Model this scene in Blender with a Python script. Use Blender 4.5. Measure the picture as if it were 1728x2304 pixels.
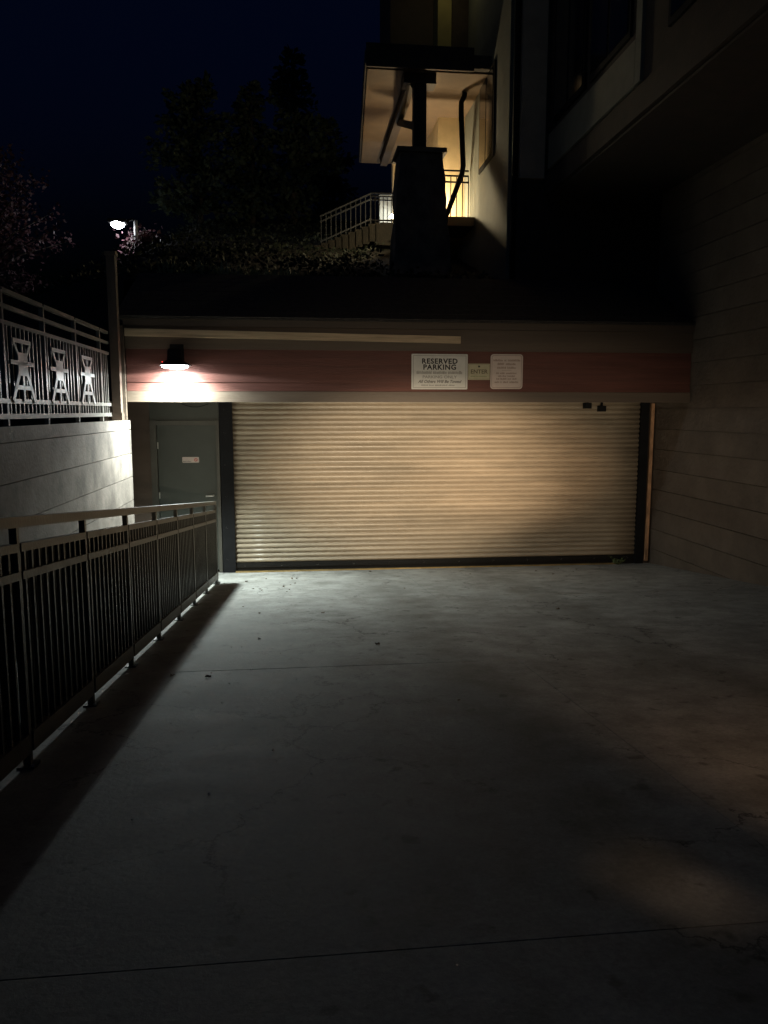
import bpy, bmesh, math, random
from mathutils import Vector, Matrix, noise
R = math.radians
random.seed(7)
for o in list(bpy.data.objects): bpy.data.objects.remove(o, do_unlink=True)
S = bpy.context.scene
C = S.collection

# ------------------------------------------------------------------ camera
cd = bpy.data.cameras.new('camera'); cam = bpy.data.objects.new('camera', cd); C.objects.link(cam)
cd.sensor_fit = 'VERTICAL'; cd.sensor_height = 36; cd.lens = 36 * 1731 / 2304
cd.clip_start = .05; cd.clip_end = 1000
cam.location = (0, 0, 0)
cam.rotation_euler = (R(90) - math.atan(227 / 1731), 0, R(-6.3))
S.camera = cam

# ------------------------------------------------------------------ night sky
w = bpy.data.worlds.new('World'); S.world = w; w.use_nodes = True
nt = w.node_tree; bg = nt.nodes['Background']
sky = nt.nodes.new('ShaderNodeTexSky'); sky.sky_type = 'NISHITA'; sky.sun_disc = False
sky.sun_elevation = R(-4.0); sky.sun_rotation = R(200); sky.altitude = 800
sky.air_density = 1; sky.dust_density = .4; sky.ozone_density = 3.5
mx = nt.nodes.new('ShaderNodeMix'); mx.data_type = 'RGBA'; mx.blend_type = 'MULTIPLY'; mx.inputs[0].default_value = 1
mx.inputs[7].default_value = (.45, 1.25, 1.05, 1); nt.links.new(sky.outputs[0], mx.inputs[6])
nt.links.new(mx.outputs[2], bg.inputs[0]); bg.inputs[1].default_value = .34
sl = bpy.data.lights.new('city_glow_fill', 'SUN'); sl.energy = .004; sl.angle = R(12); sl.color = (1, .88, .72)  # faint wide sun lamp added for a warm city glow
so = bpy.data.objects.new('city_glow_fill', sl); C.objects.link(so); so.rotation_euler = (R(50), 0, R(-40))

# headlamps of the car that stands beside the photographer, shining down the ramp
def spot(name, loc, target, power, col, size, blend, sy=1.0, rad=.06):
    l = bpy.data.lights.new(name, 'SPOT'); l.energy = power; l.color = col
    l.spot_size = R(size); l.spot_blend = blend; l.shadow_soft_size = rad
    o = bpy.data.objects.new(name, l); C.objects.link(o); o.location = loc
    d = Vector(target) - Vector(loc); o.rotation_euler = d.to_track_quat('-Z', 'Y').to_euler()
    o.scale = (1, sy, 1)
    return o
HEAD = (1.0, .81, .58)
spot('car_headlight_beam', (1.35, -.6, -.62), (1.75, 12, -.98), 5400, HEAD, 25, 1, .62)
spot('car_headlight_beam', (2.75, -.6, -.62), (3.35, 12, -.90), 2100, (1.0, .68, .42), 18, 1, .60)
spot('car_headlight_spill', (1.35, -.6, -.62), (2.1, 12, -.95), 520, HEAD, 60, 1, .36)
spot('car_headlight_spill', (2.75, -.6, -.62), (2.5, 12, -.95), 420, HEAD, 56, 1, .36)
spot('car_headlight_spill', (1.35, -.6, -.62), (1.9, 12, .55), 400, HEAD, 50, 1, .28)
spot('car_headlight_spill', (2.1, -.3, -.55), (2.35, 4.0, -1.64), 210, (1.0, .58, .30), 34, 1, .6)
spot('car_headlight_spill', (2.1, -.3, -.55), (1.12, 2.06, -1.43), 150, (1.0, .66, .42), 10, 1, .16)

S.view_settings.view_transform = 'Standard'; S.view_settings.look = 'None'
S.view_settings.exposure = 0; S.view_settings.gamma = 1

# ------------------------------------------------------------------ materials
MATS = {}
def mat(name, col, rough=.7, var=.25, scale=4., bump=0., bscale=30., metal=0., spec=.4, stretch=(1, 1, 1), col2=None, fine=0.):
    if name in MATS: return MATS[name]
    m = bpy.data.materials.new(name); m.use_nodes = True; MATS[name] = m
    t = m.node_tree; b = t.nodes['Principled BSDF']
    b.inputs['Roughness'].default_value = rough; b.inputs['Metallic'].default_value = metal
    b.inputs['Specular IOR Level'].default_value = spec
    tc = t.nodes.new('ShaderNodeTexCoord'); mp = t.nodes.new('ShaderNodeMapping'); mp.inputs['Scale'].default_value = stretch
    oi = t.nodes.new('ShaderNodeObjectInfo')
    va = t.nodes.new('ShaderNodeVectorMath'); va.operation = 'MULTIPLY_ADD'
    va.inputs[1].default_value = (37, 61, 83)
    cx = t.nodes.new('ShaderNodeCombineXYZ')
    for k in range(3): t.links.new(oi.outputs['Random'], cx.inputs[k])
    t.links.new(cx.outputs[0], va.inputs[0]); t.links.new(tc.outputs['Object'], va.inputs[2])
    t.links.new(va.outputs[0], mp.inputs[0])
    n = t.nodes.new('ShaderNodeTexNoise'); n.inputs['Scale'].default_value = scale; n.inputs['Detail'].default_value = 7
    n.inputs['Roughness'].default_value = .62
    t.links.new(mp.outputs[0], n.inputs[0])
    rp = t.nodes.new('ShaderNodeValToRGB')
    c2 = col2 or tuple(min(1, c * (1 + var)) for c in col); c1 = col if col2 else tuple(c * (1 - var) for c in col)
    rp.color_ramp.elements[0].color = (*c1, 1); rp.color_ramp.elements[1].color = (*c2, 1)
    rp.color_ramp.elements[0].position = .32; rp.color_ramp.elements[1].position = .70
    t.links.new(n.outputs[0], rp.inputs[0]); t.links.new(rp.outputs[0], b.inputs['Base Color'])
    mr = t.nodes.new('ShaderNodeMapRange'); mr.inputs[3].default_value = max(.05, rough - .12); mr.inputs[4].default_value = min(1, rough + .12)
    t.links.new(n.outputs[0], mr.inputs[0]); t.links.new(mr.outputs[0], b.inputs['Roughness'])
    if bump:
        n2 = t.nodes.new('ShaderNodeTexNoise'); n2.inputs['Scale'].default_value = bscale; n2.inputs['Detail'].default_value = 5
        t.links.new(mp.outputs[0], n2.inputs[0])
        bp = t.nodes.new('ShaderNodeBump'); bp.inputs['Strength'].default_value = bump; bp.inputs['Distance'].default_value = .02
        t.links.new(n2.outputs[0], bp.inputs['Height']); t.links.new(bp.outputs[0], b.inputs['Normal'])
    return m
def emis(name, col, s):
    m = bpy.data.materials.new(name); m.use_nodes = True; MATS[name] = m
    b = m.node_tree.nodes['Principled BSDF']; b.inputs['Base Color'].default_value = (*col, 1)
    b.inputs['Emission Color'].default_value = (*col, 1); b.inputs['Emission Strength'].default_value = s
    return m

def slab_material():
    m = bpy.data.materials.new('driveway_concrete'); m.use_nodes = True
    t = m.node_tree; N = t.nodes.new; L = t.links.new; b = t.nodes['Principled BSDF']
    ge = N('ShaderNodeNewGeometry')
    def noi(scale, det=6, rough=.6):
        n = N('ShaderNodeTexNoise'); n.inputs['Scale'].default_value = scale; n.inputs['Detail'].default_value = det
        n.inputs['Roughness'].default_value = rough; L(ge.outputs['Position'], n.inputs[0]); return n
    def ramp(src, p0, c0, p1, c1):
        r = N('ShaderNodeValToRGB'); e = r.color_ramp.elements
        e[0].position = p0; e[0].color = (*c0, 1); e[1].position = p1; e[1].color = (*c1, 1); L(src, r.inputs[0]); return r
    def mul(a, bb, f=1.):
        x = N('ShaderNodeMix'); x.data_type = 'RGBA'; x.blend_type = 'MULTIPLY'; x.inputs[0].default_value = f
        L(a, x.inputs[6]); L(bb, x.inputs[7]); return x.outputs[2]
    big = ramp(noi(.75, 5).outputs[0], .3, (.30, .30, .28), .72, (.44, .44, .415))
    med = ramp(noi(3.2, 8, .7).outputs[0], .36, (.60, .60, .58), .62, (1.05, 1.05, 1.05))
    fin = ramp(noi(55, 4, .7).outputs[0], .3, (.78, .78, .78), .7, (1.1, 1.1, 1.1))
    spots = ramp(noi(9, 3, .5).outputs[0], .28, (.55, .54, .52), .36, (1, 1, 1))
    col = mul(mul(mul(big.outputs[0], med.outputs[0]), fin.outputs[0]), spots.outputs[0])
    sx = N('ShaderNodeSeparateXYZ'); L(ge.outputs['Position'], sx.inputs[0])
    for c0 in (1.1, 2.75):                                # two worn wheel paths with blotchy edges
        wob = N('ShaderNodeMath'); wob.operation = 'MULTIPLY_ADD'; wob.inputs[1].default_value = .5; L(noi(1.6, 5).outputs[0], wob.inputs[0]); L(sx.outputs[0], wob.inputs[2])
        df = N('ShaderNodeMath'); df.operation = 'SUBTRACT'; df.inputs[1].default_value = c0 + .25; L(wob.outputs[0], df.inputs[0])
        ab = N('ShaderNodeMath'); ab.operation = 'ABSOLUTE'; L(df.outputs[0], ab.inputs[0])
        col = mul(col, ramp(ab.outputs[0], .10, (.80, .80, .79), .30, (1, 1, 1)).outputs[0])
    # hairline cracks: distorted cell borders, kept only where a slow noise lets them
    wv = N('ShaderNodeVectorMath'); wv.operation = 'MULTIPLY_ADD'; wn = noi(2.3, 6, .7)
    wv.inputs[1].default_value = (.55, .55, .55); L(wn.outputs[1], wv.inputs[0]); L(ge.outputs['Position'], wv.inputs[2])
    vo = N('ShaderNodeTexVoronoi'); vo.feature = 'DISTANCE_TO_EDGE'; vo.inputs['Scale'].default_value = .85; L(wv.outputs[0], vo.inputs[0])
    cr = ramp(vo.outputs['Distance'], .002, (.28, .28, .28), .009, (1, 1, 1))
    gate = ramp(noi(.9, 4).outputs[0], .44, (0, 0, 0), .54, (1, 1, 1))
    x = N('ShaderNodeMix'); x.data_type = 'RGBA'; x.blend_type = 'MULTIPLY'
    L(gate.outputs[0], x.inputs[0]); L(col, x.inputs[6]); L(cr.outputs[0], x.inputs[7])
    L(x.outputs[2], b.inputs['Base Color'])
    rr = N('ShaderNodeMapRange'); rr.inputs[3].default_value = .55; rr.inputs[4].default_value = .9
    L(noi(3.2, 8).outputs[0], rr.inputs[0]); L(rr.outputs[0], b.inputs['Roughness'])
    bp = N('ShaderNodeBump'); bp.inputs['Strength'].default_value = .35; bp.inputs['Distance'].default_value = .012
    L(noi(28, 7, .7).outputs[0], bp.inputs['Height']); L(bp.outputs[0], b.inputs['Normal'])
    MATS['slab'] = m; return m
slab_material()

CONC = mat('wall_concrete', (.25, .215, .185), .75, .42, 2.6, .25, 30)
CONCR = mat('retaining_concrete', (.125, .095, .07), .8, .28, 2.0, .4, 22)
BROWN = mat('brown_paint', (.105, .075, .055), .6, .2, 3, .15, 25, stretch=(.3, 1, 1))
RED = mat('red_brown_siding', (.130, .050, .037), .6, .25, 4, .3, 40, stretch=(.2, 1, 3))
TRIM = mat('taupe_trim', (.128, .096, .070), .55, .16, 3, .2, 40, stretch=(.12, 1, 3))
TRIM2 = mat('dark_taupe_trim', (.125, .092, .066), .6, .18, 3, .2, 40, stretch=(.12, 1, 3))
PINE = mat('bare_pine', (.58, .43, .27), .65, .30, 5, .2, 40, stretch=(.25, 2, 4))
PINEV = mat('bare_pine_post', (.55, .31, .17), .65, .45, 5, .2, 40, stretch=(2, 2, .9))
SLAT = mat('tan_enamel', (.41, .34, .25), .34, .22, 1.3, .12, 14, spec=.5, stretch=(.5, 1, 1))
DARK = mat('black_steel', (.012, .012, .013), .7, .3, 6, .1, 30, spec=.15)
RAIL = mat('olive_rail_paint', (.115, .106, .085), .42, .2, 5, .12, 50, spec=.5)
PICK = mat('dark_green_picket_paint', (.060, .062, .054), .38, .25, 6, .15, 50, spec=.5)
INFILL = mat('black_mesh_infill', (.046, .049, .041), .55, .5, 40, .3, 80)
STAIRM = mat('grey_stair_rail', (.032, .036, .040), .5, .2, 6)
FENCE = mat('grey_fence_paint', (.15, .14, .125), .45, .25, 6, .15, 50)
PLATE = mat('pale_plate_paint', (.46, .47, .46), .5, .15, 8, .1, 40)
DOOR = mat('grey_green_door', (.066, .072, .060), .5, .12, 2.5, .08, 20)
FRAME = mat('door_frame_paint', (.095, .090, .073), .5, .15, 4, .1, 20)
STEEL = mat('satin_steel', (.62, .60, .55), .35, .1, 8, metal=.35)
SIGNW = mat('sign_white', (.62, .61, .56), .5, .07, 8)
SIGNP = mat('sign_pinkish', (.60, .50, .44), .5, .08, 8)
SIGNC = mat('sign_cream', (.46, .42, .27), .5, .10, 8)
INK = mat('black_ink', (.012, .010, .010), .5, .1)
INKG = mat('faded_grey_ink', (.30, .285, .255), .6, .12, 60)
INKD = mat('dark_grey_ink', (.17, .155, .14), .6, .12, 60)
INKR = mat('faded_brown_ink', (.33, .245, .205), .6, .12, 60)
INKE = mat('sepia_ink', (.13, .105, .06), .6, .1)
INKGR = mat('green_ink', (.22, .25, .11), .6, .1)
REDM = mat('red_mark', (.55, .11, .08), .6, .1)
ROOF = mat('dark_shingle', (.070, .060, .052), .85, .4, 14, .6, 40)
STONE = mat('rubble_stone', (.16, .125, .10), .85, .5, 3.2, .9, 7)
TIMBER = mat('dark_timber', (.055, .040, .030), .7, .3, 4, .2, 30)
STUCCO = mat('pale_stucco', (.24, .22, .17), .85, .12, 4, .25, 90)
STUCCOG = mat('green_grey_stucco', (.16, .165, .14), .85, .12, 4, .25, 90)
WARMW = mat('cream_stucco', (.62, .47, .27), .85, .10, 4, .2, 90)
SOFF = mat('tan_soffit', (.15, .105, .068), .75, .15, 3, .1, 30)
TAN = mat('tan_stucco', (.48, .37, .27), .85, .12, 3, .2, 90)
OLIVE = mat('olive_stucco', (.30, .26, .11), .85, .15, 3, .2, 90)
GLASS = mat('dark_window_glass', (.010, .011, .012), .08, .2, 2, spec=.6)
SOIL = mat('dark_soil', (.022, .020, .015), .95, .4, 2, .7, 9)
ASPH = mat('asphalt', (.05, .05, .05), .9, .25, 6, .4, 60)
BARK = mat('bark', (.06, .05, .04), .9, .4, 8, .6, 20)
PINEN = mat('conifer_needles', (.040, .058, .034), .7, .45, 5)
COVER = mat('bank_plants', (.018, .026, .015), .7, .45, 5)
PLUM = mat('plum_leaves', (.095, .042, .052), .6, .4, 6)
GRASSM = mat('grass_blades', (.30, .34, .20), .6, .45, 9)
WEEDM = mat('weed_leaves', (.10, .13, .05), .6, .35, 20)
LEAFM = mat('dry_leaf', (.15, .095, .055), .7, .5, 12)
CHIP = mat('white_chip', (.75, .74, .70), .5, .1, 20)
GOLD = mat('brass_strip', (.55, .38, .16), .35, .3, 6, metal=.7)
RUBBER = mat('black_rubber', (.014, .013, .012), .7, .2, 8, spec=.2)
GALV = mat('galvanised_pole', (.55, .56, .56), .45, .12, 6)
BULB = emis('lamp_lens_light', (.93, .97, 1.0), 60)
LED = emis('street_led_light', (.92, .96, 1.0), 40)
REDLED = emis('red_indicator_light', (1, .05, .04), 1.5)
WARML = emis('warm_sconce_light', (1, .8, .5), 12)

# ------------------------------------------------------------------ mesh helpers
def box(bm, x0, x1, y0, y1, z0, z1, mtx=None):
    vs = [bm.verts.new(Vector(p) if mtx is None else mtx @ Vector(p)) for p in
          ((x0, y0, z0), (x1, y0, z0), (x1, y1, z0), (x0, y1, z0), (x0, y0, z1), (x1, y0, z1), (x1, y1, z1), (x0, y1, z1))]
    for f in ((3, 2, 1, 0), (4, 5, 6, 7), (0, 1, 5, 4), (1, 2, 6, 5), (2, 3, 7, 6), (3, 0, 4, 7)):
        bm.faces.new([vs[i] for i in f])
def bar(bm, a, b, w, h, upv=(0, 0, 1)):
    a, b = Vector(a), Vector(b); d = (b - a).normalized(); s = d.cross(Vector(upv)).normalized(); u = s.cross(d)
    q = []
    for p in (a, b):
        for i, j in ((-1, -1), (1, -1), (1, 1), (-1, 1)): q.append(bm.verts.new(p + s * i * w / 2 + u * j * h / 2))
    for f in ((0, 1, 2, 3), (7, 6, 5, 4), (0, 4, 5, 1), (1, 5, 6, 2), (2, 6, 7, 3), (3, 7, 4, 0)): bm.faces.new([q[i] for i in f])
def tube(bm, pts, r, seg=10):
    pts = [Vector(p) for p in pts]; rings = []
    for i, p in enumerate(pts):
        d = (pts[min(i + 1, len(pts) - 1)] - pts[max(i - 1, 0)]).normalized()
        ref = Vector((0, 0, 1)) if abs(d.z) < .9 else Vector((1, 0, 0))
        s = d.cross(ref).normalized(); u = s.cross(d)
        rr = r[i] if isinstance(r, (list, tuple)) else r
        rings.append([bm.verts.new(p + (s * math.cos(k * 2 * math.pi / seg) + u * math.sin(k * 2 * math.pi / seg)) * rr) for k in range(seg)])
    for a, b in zip(rings, rings[1:]):
        for k in range(seg): bm.faces.new((a[k], a[(k + 1) % seg], b[(k + 1) % seg], b[k]))
    bm.faces.new(rings[0][::-1]); bm.faces.new(rings[-1])
def lathe(bm, prof, seg=32, centre=(0, 0, 0)):
    rings = []
    for r, z in prof:
        rings.append([bm.verts.new((centre[0] + r * math.cos(k * 2 * math.pi / seg), centre[1] + r * math.sin(k * 2 * math.pi / seg), centre[2] + z)) for k in range(seg)])
    for a, b in zip(rings, rings[1:]):
        for k in range(seg): bm.faces.new((a[k], a[(k + 1) % seg], b[(k + 1) % seg], b[k]))
def prism(bm, pts, depth, mtx=None):
    """outline pts (u,v) -> thick plate in the XZ plane, from y=0 to y=depth"""
    M = mtx or Matrix()
    a = [bm.verts.new(M @ Vector((u, 0, v))) for u, v in pts]; b = [bm.verts.new(M @ Vector((u, depth, v))) for u, v in pts]
    bm.faces.new(a); bm.faces.new(b[::-1]); n = len(pts)
    for i in range(n): bm.faces.new((a[i], b[i], b[(i + 1) % n], a[(i + 1) % n]))
def bev(bm, w, seg=2, ang=30):
    es = [e for e in bm.edges if len(e.link_faces) == 2 and e.calc_face_angle(0) > R(ang)]
    bmesh.ops.bevel(bm, geom=es, offset=w, segments=seg, affect='EDGES', profile=.5)
def obj(name, bm, m, parent=None, smooth=False, bevel=0, mesh=None):
    if mesh is None:
        if bevel: bev(bm, bevel)
        bmesh.ops.recalc_face_normals(bm, faces=bm.faces)
        mesh = bpy.data.meshes.new(name); bm.to_mesh(mesh); bm.free()
        mesh.materials.append(m)
        if smooth:
            for p in mesh.polygons: p.use_smooth = True
    o = bpy.data.objects.new(name, mesh); C.objects.link(o)
    if parent: o.parent = parent
    return o
def tag(o, label=None, cat=None, group=None, kind=None):
    if label: o['label'] = label
    if cat: o['category'] = cat
    if group: o['group'] = group
    if kind: o['kind'] = kind
    return o
def thing(name, label, cat, loc=(0, 0, 0), group=None):
    o = bpy.data.objects.new(name, None); C.objects.link(o); o.location = loc; o.empty_display_size = .2
    return tag(o, label, cat, group)
def bxo(name, m, parent, x0, x1, y0, y1, z0, z1, bevel=0):
    """box part in world coordinates under a parent at parent.location"""
    bm = bmesh.new(); box(bm, x0, x1, y0, y1, z0, z1)
    o = obj(name, bm, m, parent, bevel=bevel)
    if parent:
        p = parent; off = Vector()
        while p: off += p.location; p = p.parent
        o.data.transform(Matrix.Translation(-off))
    return o
def wobj(name, bm, m, parent, **k):
    off = Vector(); p = parent
    while p: off += p.location; p = p.parent
    bmesh.ops.translate(bm, verts=bm.verts, vec=-off)
    return obj(name, bm, m, parent, **k)

# ------------------------------------------------------------------ levels
G0, GS = -1.213, .107
def gz(y): return G0 - GS * y                       # ramp surface
YH, YD = 10.85, 12.0                                # header face, door plane
XL, XR = -2.30, 5.72                                # retaining walls
def sst(a, b, x):
    t = max(0, min(1, (x - a) / (b - a))); return t * t * (3 - 2 * t)
def hill(x, y):
    if y < 12.2:
        return -.28 if x < 0 and y > -2.2 else -1.30
    h = 1.92 + .30 * (min(y, 30) - 12.4) + .12 * noise.noise(Vector((x * .5, y * .5, 0)))
    return -.28 + (h + .28) * (.12 + .88 * sst(-8.5, -2.6, x))

# ------------------------------------------------------------------ ground
xs = [-160, -80, -40, -24, -16, -12, -10, -8.5, -7, -6, -5, -4, -3.3, -2.62, -1, .5, 2, 3.5, 5, 6.1, 8, 11, 16, 30, 80, 160]
ys = [-160, -60, -20, -8, -4, -2.3, -2.1, 0, 3, 6, 9, 12.15, 12.45, 13.2, 14, 15, 16, 17, 18, 19, 20, 21.5, 23, 25, 28, 32, 45, 80, 200]
vs, fs, idx = [], [], {}
for i, x in enumerate(xs):
    for j, y in enumerate(ys):
        idx[i, j] = len(vs); vs.append((x, y, hill(x, y)))
for i in range(len(xs) - 1):
    for j in range(len(ys) - 1):
        if xs[i] >= -2.63 and xs[i + 1] <= 6.11 and -2.2 <= ys[j] and ys[j + 1] <= 12.46: continue
        fs.append((idx[i, j], idx[i + 1, j], idx[i + 1, j + 1], idx[i, j + 1]))
me = bpy.data.meshes.new('ground'); me.from_pydata(vs, [], fs); me.materials.append(SOIL)
for p in me.polygons: p.use_smooth = True
g = bpy.data.objects.new('ground', me); C.objects.link(g); tag(g, kind='structure')

bm = bmesh.new(); box(bm, -40, 40, -30, -2.05, -1.25, -1.02)
o = obj('street', bm, ASPH); tag(o, kind='structure')

def ramp_piece(x0, x1, y0, y1, top, thick, bevel=.003):
    bm = bmesh.new()
    q = [(x0, y0), (x1, y0), (x1, y1), (x0, y1)]
    lo = [bm.verts.new((x, y, gz(y) + top - thick)) for x, y in q]; hi = [bm.verts.new((x, y, gz(y) + top)) for x, y in q]
    bm.faces.new(lo[::-1]); bm.faces.new(hi)
    for i in range(4): bm.faces.new((lo[i], lo[(i + 1) % 4], hi[(i + 1) % 4], hi[i]))
    if bevel: bev(bm, bevel, 2)
    return bm
drive = obj('driveway', ramp_piece(-2.6, 6.0, -2.1, 12.4, -.03, .25, 0), SOIL); tag(drive, kind='structure')
XJ = [-1.32, 1.54, 5.9]; YJ = [-2.05, 1.85, 5.2, 8.55, 12.1]
for i in range(2):
    for j in range(4):
        dz = random.uniform(-.0015, .0015)
        obj('concrete_slab', ramp_piece(XJ[i] + .0025, XJ[i + 1] - .0025, YJ[j] + .003, YJ[j + 1] - .003, dz, .12), MATS['slab'], drive)
walk = obj('walkway', ramp_piece(-2.6, -1.325, -2.05, 12.1, -.02, .1, 0), SOIL); tag(walk, kind='structure')
for j in range(8):
    a = -2.05 + j * 1.77
    obj('concrete_slab', ramp_piece(-2.59, -1.326, a + .004, min(12.1, a + 1.77) - .004, 0, .12), MATS['slab'], walk)

# ------------------------------------------------------------------ retaining walls: one course upon another
def retaining(name, label, m, xf, side, y0, y1, tops, depth):
    t = thing(name, label, 'wall', (xf, (y0 + y1) / 2, gz(y1)))
    bm = bmesh.new(); xa, xb = sorted((xf + side * .03, xf + side * depth))
    box(bm, xa, xb, y0, y1, -3.0, tops[0] - .02); wobj('core', bm, m, t)
    for a, b in zip(tops, tops[1:]):
        bm = bmesh.new(); xa, xb = sorted((xf, xf + side * .06))
        box(bm, xa, xb, y0 - .003, y1 + .003, b + .004, a - .004); bev(bm, .022 if side < 0 else .008, 2)
        wobj('concrete_course', bm, m, t)
    return t
retaining('retaining_wall', 'grey grooved concrete retaining wall below the ornamental fence', CONC, XL, -1, -2.2, 10.98,
          [-.12, -.25, -.575, -.90, -1.225, -1.55, -1.875, -2.2, -2.525, -2.85], .32)
rt = [3.62]
while rt[-1] > -2.6: rt.append(rt[-1] - .325)
retaining('retaining_wall', 'tall dark brown coursed concrete wall beside the bare pine strip', CONCR, XR, 1, -2.2, 12.05, rt, .4)

# ------------------------------------------------------------------ garage entrance
ga = thing('garage_entrance', 'garage entrance with red brown siding header over tan roll-up door', 'garage', (1.7, YH, gz(YH)))
# header
bxo('header_core', BROWN, ga, -2.30, XR - .005, YH + .05, 12.35, .14, 1.2)
bxo('trim_board', TRIM, ga, -2.30, XR - .004, YH, YH + .06, .125, .268, .004)
for z0, z1 in ((.272, .392), (.392, .625), (.625, .84)):
    bm = bmesh.new(); x0, x1 = -2.30, XR - .006
    pr = [(YH + .012, z0), (YH + .030, z1), (YH + .06, z1), (YH + .06, z0)]
    a = [bm.verts.new((x0, y, z)) for y, z in pr]; b = [bm.verts.new((x1, y, z)) for y, z in pr]
    bm.faces.new(a); bm.faces.new(b[::-1])
    for i in range(4): bm.faces.new((a[i], b[i], b[(i + 1) % 4], a[(i + 1) % 4]))
    wobj('siding_board', bm, RED, ga)
bxo('trim_board', TRIM2, ga, -2.30, XR - .004, YH - .004, YH + .06, .835, 1.13, .004)
bxo('trim_board', TRIM2, ga, -2.31, XR - .003, YH - .03, YH + .06, 1.133, 1.225, .004)
# shingled slope on top of the header, in courses
rf = Vector((0, 1.75, .86)); rl = rf.length; rd = rf.normalized(); ang = math.atan2(.86, 1.75)
base = bmesh.new(); pr = [(YH - .06, 1.226), (YH - .06, 1.245), (YH + 1.7, 2.10), (YH + 1.7, 1.3)]
a = [base.verts.new((-2.40, y, z)) for y, z in pr]; b = [base.verts.new((XR - .01, y, z)) for y, z in pr]
base.faces.new(a); base.faces.new(b[::-1])
for i in range(4): base.faces.new((a[i], b[i], b[(i + 1) % 4], a[(i + 1) % 4]))
roof = wobj('roof', base, ROOF, ga)
for k in range(9):
    y = YH - .065 + k * .195; z = 1.25 + k * .195 * (.855 / 1.76)
    bm = bmesh.new(); M = Matrix.Translation((0, y, z)) @ Matrix.Rotation(math.atan2(.855, 1.76), 4, 'X')
    box(bm, -2.40, XR - .011, 0, .21, 0, .012 + .001 * (k % 2), M)
    wobj('shingle_course', bm, ROOF, roof)
# recess walls round the doors
bxo('wall', BROWN, ga, -2.64, -2.235, YD, YD + .2, -2.7, .139)
bxo('side_wall', BROWN, ga, -2.70, -2.60, 11.0, YD + .2, -2.8, .139)
bxo('transom_panel', DOOR, ga, -2.235, -1.205, YD + .01, YD + .2, -.14, .139)
bxo('wall', BROWN, ga, 5.60, 5.90, YD + .005, YD + .2, -2.75, .139)
# roll-up door: curtain of slats between guides
rd_ = bpy.data.objects.new('roll_up_door', None); C.objects.link(rd_); rd_.parent = ga; rd_.location = Vector((2.24, YD, -2.46)) - ga.location
pitch = .0768; W = 6.50
bm = bmesh.new(); prof = []
n = 9
for k in range(n + 1):
    t = k / n; prof.append((-.027 * math.sin(math.pi * t) ** .8, t * pitch * .90))
prof += [(.004, pitch * .92), (.004, pitch * 1.03), (.010, pitch * 1.03), (.010, 0)]
nx = 14; rows = []
for i in range(nx + 1):
    x = -W / 2 + W * i / nx; rows.append([bm.verts.new((x, y, z)) for y, z in prof])
for r0, r1 in zip(rows, rows[1:]):
    for k in range(len(prof)): bm.faces.new((r0[k], r1[k], r1[(k + 1) % len(prof)], r0[(k + 1) % len(prof)]))
bm.faces.new(rows[0]); bm.faces.new(rows[-1][::-1])
bmesh.ops.recalc_face_normals(bm, faces=bm.faces)
smesh = bpy.data.meshes.new('slat'); bm.to_mesh(smesh); bm.free(); smesh.materials.append(SLAT)
for p in smesh.polygons: p.use_smooth = len(p.vertices) == 4
variants = [smesh]
for v in range(4):                                   # the curtain is a little dented: slow waves in and out
    m2 = smesh.copy()
    for q in m2.vertices: q.co.y += .0014 * noise.noise(Vector((q.co.x * .8 + v * 17, v * 3.1, 0)))
    variants.append(m2)
for k in range(34):
    o = obj('slat', None, None, rd_, mesh=variants[1 + k % 4]); o.location = (0, 0, .11 + k * pitch)
    o.rotation_euler = (random.gauss(0, .045), 0, 0)
bm = bmesh.new(); box(bm, -W / 2, W / 2, -.03, .02, .035, .108); obj('bottom_bar', bm, RUBBER, rd_, bevel=.006)
bm = bmesh.new(); box(bm, -W / 2, W / 2, -.018, .012, -.035, .033); obj('seal', bm, RUBBER, rd_)
bm = bmesh.new(); lathe(bm, [(0, -.012), (.012, -.010), (.014, 0)], 10)
bmesh.ops.rotate(bm, verts=bm.verts, matrix=Matrix.Rotation(R(90), 3, 'X')); bolt0 = obj('bolt', bm, STEEL, rd_, smooth=True)
bolt0.location = (-W / 2 + .15, -.033, .07)
def bolt(x, y, z):
    o = obj('bolt', None, None, rd_, mesh=bolt0.data); o.location = (x, y, z)
for k in range(1, 12): bolt(-W / 2 + .15 + k * .565, -.033, .07)
for side, xa, xb in ((-1, -1.19, -1.0), (1, 5.475, 5.612)):
    gobj = bxo('guide', DARK, rd_, xa, xb, YD - .07, YD + .1, -2.62, .137, .006)
for z in (.1, -.25, -.73, -1.22, -1.7, -2.2, -2.45): bolt(-3.36, -.072, z + 2.46 - .08)
bxo('threshold_strip', GOLD, rd_, -1.0, 5.2, YD - .11, YD - .055, gz(YD) - .02, gz(YD) + .028, .006)
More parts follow.
